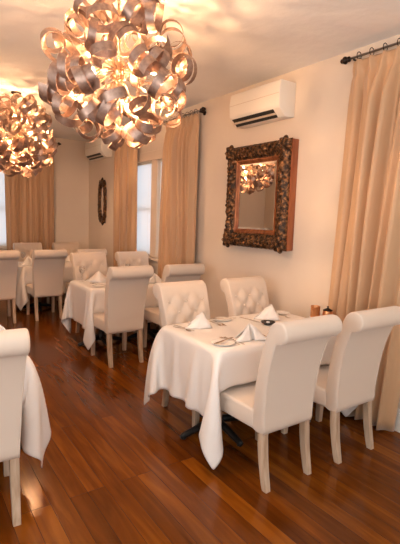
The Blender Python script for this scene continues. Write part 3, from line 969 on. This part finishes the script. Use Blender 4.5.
def oval_mirror():
    yc, zc = 7.85, 1.84
    t = thing('oval_mirror', 'narrow oval mirror in a dark carved frame on the wall near the far corner', 'mirror', (WX, yc, 1.38))
    z0 = 1.38
    bm = bmesh.new()
    # frame: elongated rectangle-ish outline with crest, oval hole
    n = 96
    outer, mid, inner = [], [], []
    for k in range(n):
        a = 2 * PI * k / n
        c, s = math.cos(a), math.sin(a)
        e = .62
        oy = .19 * (abs(c) ** e) * (1 if c >= 0 else -1); oz = .395 * (abs(s) ** e) * (1 if s >= 0 else -1)
        lob = 1 + .035 * math.sin(14 * a)
        crest = max(0, 1 - abs(oy) / .055)
        oz2 = oz * lob + (1 if s >= 0 else -1) * (.05 * crest if abs(s) > .6 else 0) + (1 if s >= 0 else -1) * (.035 * max(0, 1 - abs(abs(oy) - .13) / .035) if abs(s) > .75 else 0)
        outer.append(bm.verts.new((-.004, oy * lob, zc - z0 + oz2)))
        m_ = []
        for f, d in ((.0, .022), (.25, .038), (.5, .032), (.75, .04), (1.0, .026)):
            iy, iz = .098 * c, .30 * s
            py, pz = oy * lob * .97 * (1 - f) + iy * f, oz2 * .98 * (1 - f) + iz * f
            dd = d + .010 * mnoise.noise(Vector((py * 40, pz * 40, 1.7))) * (1 if 0 < f < 1 else 0)
            m_.append(bm.verts.new((-dd, py, zc - z0 + pz)))
        mid.append(m_)
        inner.append(bm.verts.new((-.008, .095 * c, zc - z0 + .296 * s)))
    for k in range(n):
        k2 = (k + 1) % n
        row = [outer[k]] + mid[k] + [inner[k]]; row2 = [outer[k2]] + mid[k2] + [inner[k2]]
        for i in range(len(row) - 1): bm.faces.new((row[i], row2[i], row2[i + 1], row[i + 1]))
    obj('carved_frame', bm, M['carved'], t)
    bm = bmesh.new()
    f = [bm.verts.new((-.012, .097 * math.cos(2 * PI * k / 64), zc - z0 + .298 * math.sin(2 * PI * k / 64))) for k in range(64)]
    g = [bm.verts.new((-.004, v.co.y, v.co.z)) for v in f]
    bm.faces.new(f); bm.faces.new(g[::-1])
    for k in range(64): bm.faces.new((f[k], f[(k + 1) % 64], g[(k + 1) % 64], g[k]))
    obj('mirror_glass', bm, M['mirror'], t, False)
oval_mirror()

# ------------------------------------------------------------------ air conditioners
def air_con(label, y0, y1, z0, z1):
    H = z1 - z0
    t = thing('air_conditioner', label, 'air conditioner', (WX, (y0 + y1) / 2, z0), 0, 'wall air conditioners')
    W = (y1 - y0) / 2
    k = H / .33
    prof = [(-.002, .01), (-.10, .0), (-.125, .004), (-.20, .075 * k), (-.212, .10 * k), (-.215, .22 * k), (-.205, .31 * k), (-.195, H), (-.002, H)]
    bm = bmesh.new(); extrude_profile(bm, prof, -W, W)
    es = [e for e in bm.edges]
    bmesh.ops.bevel(bm, geom=es, offset=.006, segments=2, profile=.5, affect='EDGES')
    body = sharp(obj('body', bm, M['ac'], t), 50)
    # outlet on the slanted underside
    a, b = Vector((-.125, 0, .004)), Vector((-.20, 0, .075 * k))
    dn = Vector((-(b - a).z, 0, (b - a).x)).normalized()
    if dn.z > 0: dn = -dn
    def slot(f0, f1, wl, wr, th, m, name, lift=0.0):
        p, q = a.lerp(b, f0), a.lerp(b, f1)
        bm = bmesh.new()
        base = [p - dn * .004, q - dn * .004]; top_ = [p + dn * (th + lift), q + dn * (th + lift)]
        vs = []
        for yy in (wl, wr): vs.append([bm.verts.new(v + Vector((0, yy, 0))) for v in (base[0], base[1], top_[1], top_[0])])
        for i in range(4): bm.faces.new((vs[0][i], vs[0][(i + 1) % 4], vs[1][(i + 1) % 4], vs[1][i]))
        bm.faces.new(vs[0][::-1]); bm.faces.new(vs[1])
        return obj(name, bm, m, t, False)
    slot(.04, .96, -W + .09, W - .03, .0015, M['acdark'], 'air_outlet')
    slot(.40, .58, -W + .09, W - .03, .010, M['acvane'], 'vane')
    bm = bmesh.new(); box(bm, -.2165, -.212, -W + .003, W - .003, .205 * k, .209 * k); obj('panel_seam', bm, M['acvane'], t, False)
    return t
air_con('large white wall air conditioner above the gilt mirror', 3.09, 3.83, 2.565, 2.89)
air_con('small distant white air conditioner high in the far corner', 7.42, 8.22, 2.60, 2.92)

# ------------------------------------------------------------------ chandeliers
def curl_bm(r, w, turns, pitch, rnd):
    bm = bmesh.new()
    n = int(22 * turns)
    a0 = rnd.uniform(0, 2 * PI)
    g = []
    for i in range(n + 1):
        f = i / n; th = a0 + f * turns * 2 * PI
        rr = r * (1 + .10 * math.sin(f * 5 + a0)) * (.88 + .24 * f)
        off = pitch * (f - .5) * turns
        tilt = .25 * math.sin(th * .5)
        c = Vector((rr * math.cos(th), rr * math.sin(th), off))
        ax = Vector((tilt * math.cos(th), tilt * math.sin(th), 1)).normalized() * (w / 2)
        nr = Vector((math.cos(th), math.sin(th), 0)) * .0008
        g.append([bm.verts.new(c - ax + nr), bm.verts.new(c + ax + nr), bm.verts.new(c + ax - nr), bm.verts.new(c - ax - nr)])
    for a, b in zip(g[:-1], g[1:]):
        for k in range(4): bm.faces.new((a[k], a[(k + 1) % 4], b[(k + 1) % 4], b[k]))
    bm.faces.new(g[0][::-1]); bm.faces.new(g[-1])
    return bm
def chandelier(loc, label):
    rnd = random.Random(21)
    t = thing('chandelier', label, 'chandelier', loc, 0, 'curled ribbon chandeliers')
    top = CE - loc[2]
    bm = bmesh.new(); lathe(bm, [(0, top - .03), (.02, top - .03), (.055, top - .018), (.06, top - .004), (.06, top - .0005), (0, top - .0005)], 24); obj('canopy', bm, M['iron'], t)
    bm = bmesh.new(); tube(bm, [(0, 0, top - .03), (0, 0, .05)], .006, 8); obj('stem', bm, M['wire'], t)
    bm = bmesh.new(); lathe(bm, [(0, -.06), (.02, -.055), (.035, -.03), (.03, 0), (.035, .03), (.02, .055), (0, .06)], 20); obj('hub', bm, M['wire'], t)
    dirs = [(.85, -.1, .12), (-.55, -.72, .1), (.1, -.85, -.25), (-.3, .8, .15), (.5, .6, -.3), (-.75, .1, -.35), (.15, -.2, -.8), (.1, .15, .75)]
    for d in dirs:
        v = Vector(d).normalized() * .235
        bm = bmesh.new(); tube(bm, [(0, 0, 0), v * .5 + Vector((0, 0, .02)), v * .82], .004, 6)
        arm = obj('arm', bm, M['wire'], t)
        bm = bmesh.new()
        R = v.to_track_quat('Z', 'Y').to_matrix().to_4x4(); R.translation = v * .80
        lathe(bm, [(0, -.005), (.011, -.004), (.012, .03), (0, .03)], 12, R)
        obj('lamp_holder', bm, M['wire'], arm)
        bm = bmesh.new()
        R.translation = v * .80 + v.normalized() * .03
        lathe(bm, [(0, 0), (.008, .002), (.016, .018), (.0165, .028), (.01, .042), (0, .05)], 8, R)
        obj('bulb', bm, M['bulb'], arm)
    bm = bmesh.new()
    for k in range(46):       # fan of fine wires carrying the ribbons
        d = Vector((rnd.gauss(0, 1), rnd.gauss(0, 1), rnd.gauss(0, 1))).normalized()
        b = d.orthogonal().normalized() * rnd.uniform(-.03, .03)
        tube(bm, [d * .02, d * .18 + b, d * rnd.uniform(.33, .41)], .0016, 4)
    obj('ribbon_wires', bm, M['wire'], t)
    NC = 82
    ga = PI * (3 - math.sqrt(5))
    for k in range(NC):
        zc = 1 - 2 * (k + .5) / NC; ra = math.sqrt(1 - zc * zc)
        d = Vector((ra * math.cos(ga * k), ra * math.sin(ga * k), zc))
        d = (d + Vector((rnd.uniform(-.16, .16), rnd.uniform(-.16, .16), rnd.uniform(-.16, .16)))).normalized()
        R = rnd.choice((.41, .40, .37, .42, .32))
        r = rnd.uniform(.062, .09)
        bm = curl_bm(r, rnd.uniform(.042, .058), rnd.uniform(1.0, 1.6), rnd.uniform(.03, .08), rnd)
        ax = (d.orthogonal().normalized() * math.cos(k * 2.4) + d.cross(d.orthogonal().normalized()) * math.sin(k * 2.4) + d * rnd.uniform(-.9, .9)).normalized()
        Q = ax.to_track_quat('Z', 'Y').to_matrix().to_4x4(); Q.translation = d * R
        bm.transform(Q)
        sharp(obj('ribbon_curl', bm, M['ribbon'], t), 50)
    return t
c1 = chandelier((1.18, 2.70, 2.50), 'large chandelier of curled bronze ribbons hanging in the foreground')
copy_tree(c1, (1.225, 5.77, 2.50), 1.1, 'chandelier of curled bronze ribbons farther away at left edge', 'curled ribbon chandeliers')

# ------------------------------------------------------------------ light
w = bpy.data.worlds.new('overcast'); SC.world = w; w.use_nodes = True
bg = w.node_tree.nodes['Background']; bg.inputs['Color'].default_value = (.86, .93, 1, 1); bg.inputs['Strength'].default_value = 2.5
def area(name, loc, rot, sx, sy_, e, col):
    l = bpy.data.lights.new(name, 'AREA'); l.shape = 'RECTANGLE'; l.size = sx; l.size_y = sy_; l.energy = e; l.color = col
    o = bpy.data.objects.new(name, l); COL.objects.link(o); o.location = loc; o.rotation_euler = rot
    return o
FILL_COL = (1, .95, .92)  # tint of the added fill lights that stand in for daylight
for W_ in FILL_WIN_L:
    area('fill_light', (LX + .12, (W_[0] + W_[1]) / 2, (W_[2] + W_[3]) / 2), (0, -PI / 2 - .75, 0), W_[3] - W_[2], W_[1] - W_[0], 35, FILL_COL)  # added fill inside the left wall, tilted up to brighten the ceiling
for W_ in FILL_WIN_C:
    area('fill_light', ((W_[0] + W_[1]) / 2, RY + .12, (W_[2] + W_[3]) / 2), (PI / 2 + .75, 0, 0), W_[1] - W_[0], W_[3] - W_[2], 24, FILL_COL)  # added fill behind the camera, also tilted up at the ceiling

vs = SC.view_settings
SC.display_settings.display_device = 'sRGB'
vs.view_transform = 'Standard'; vs.look = 'None'; vs.gamma = 1; vs.use_curve_mapping = False
vs.exposure = 0.0
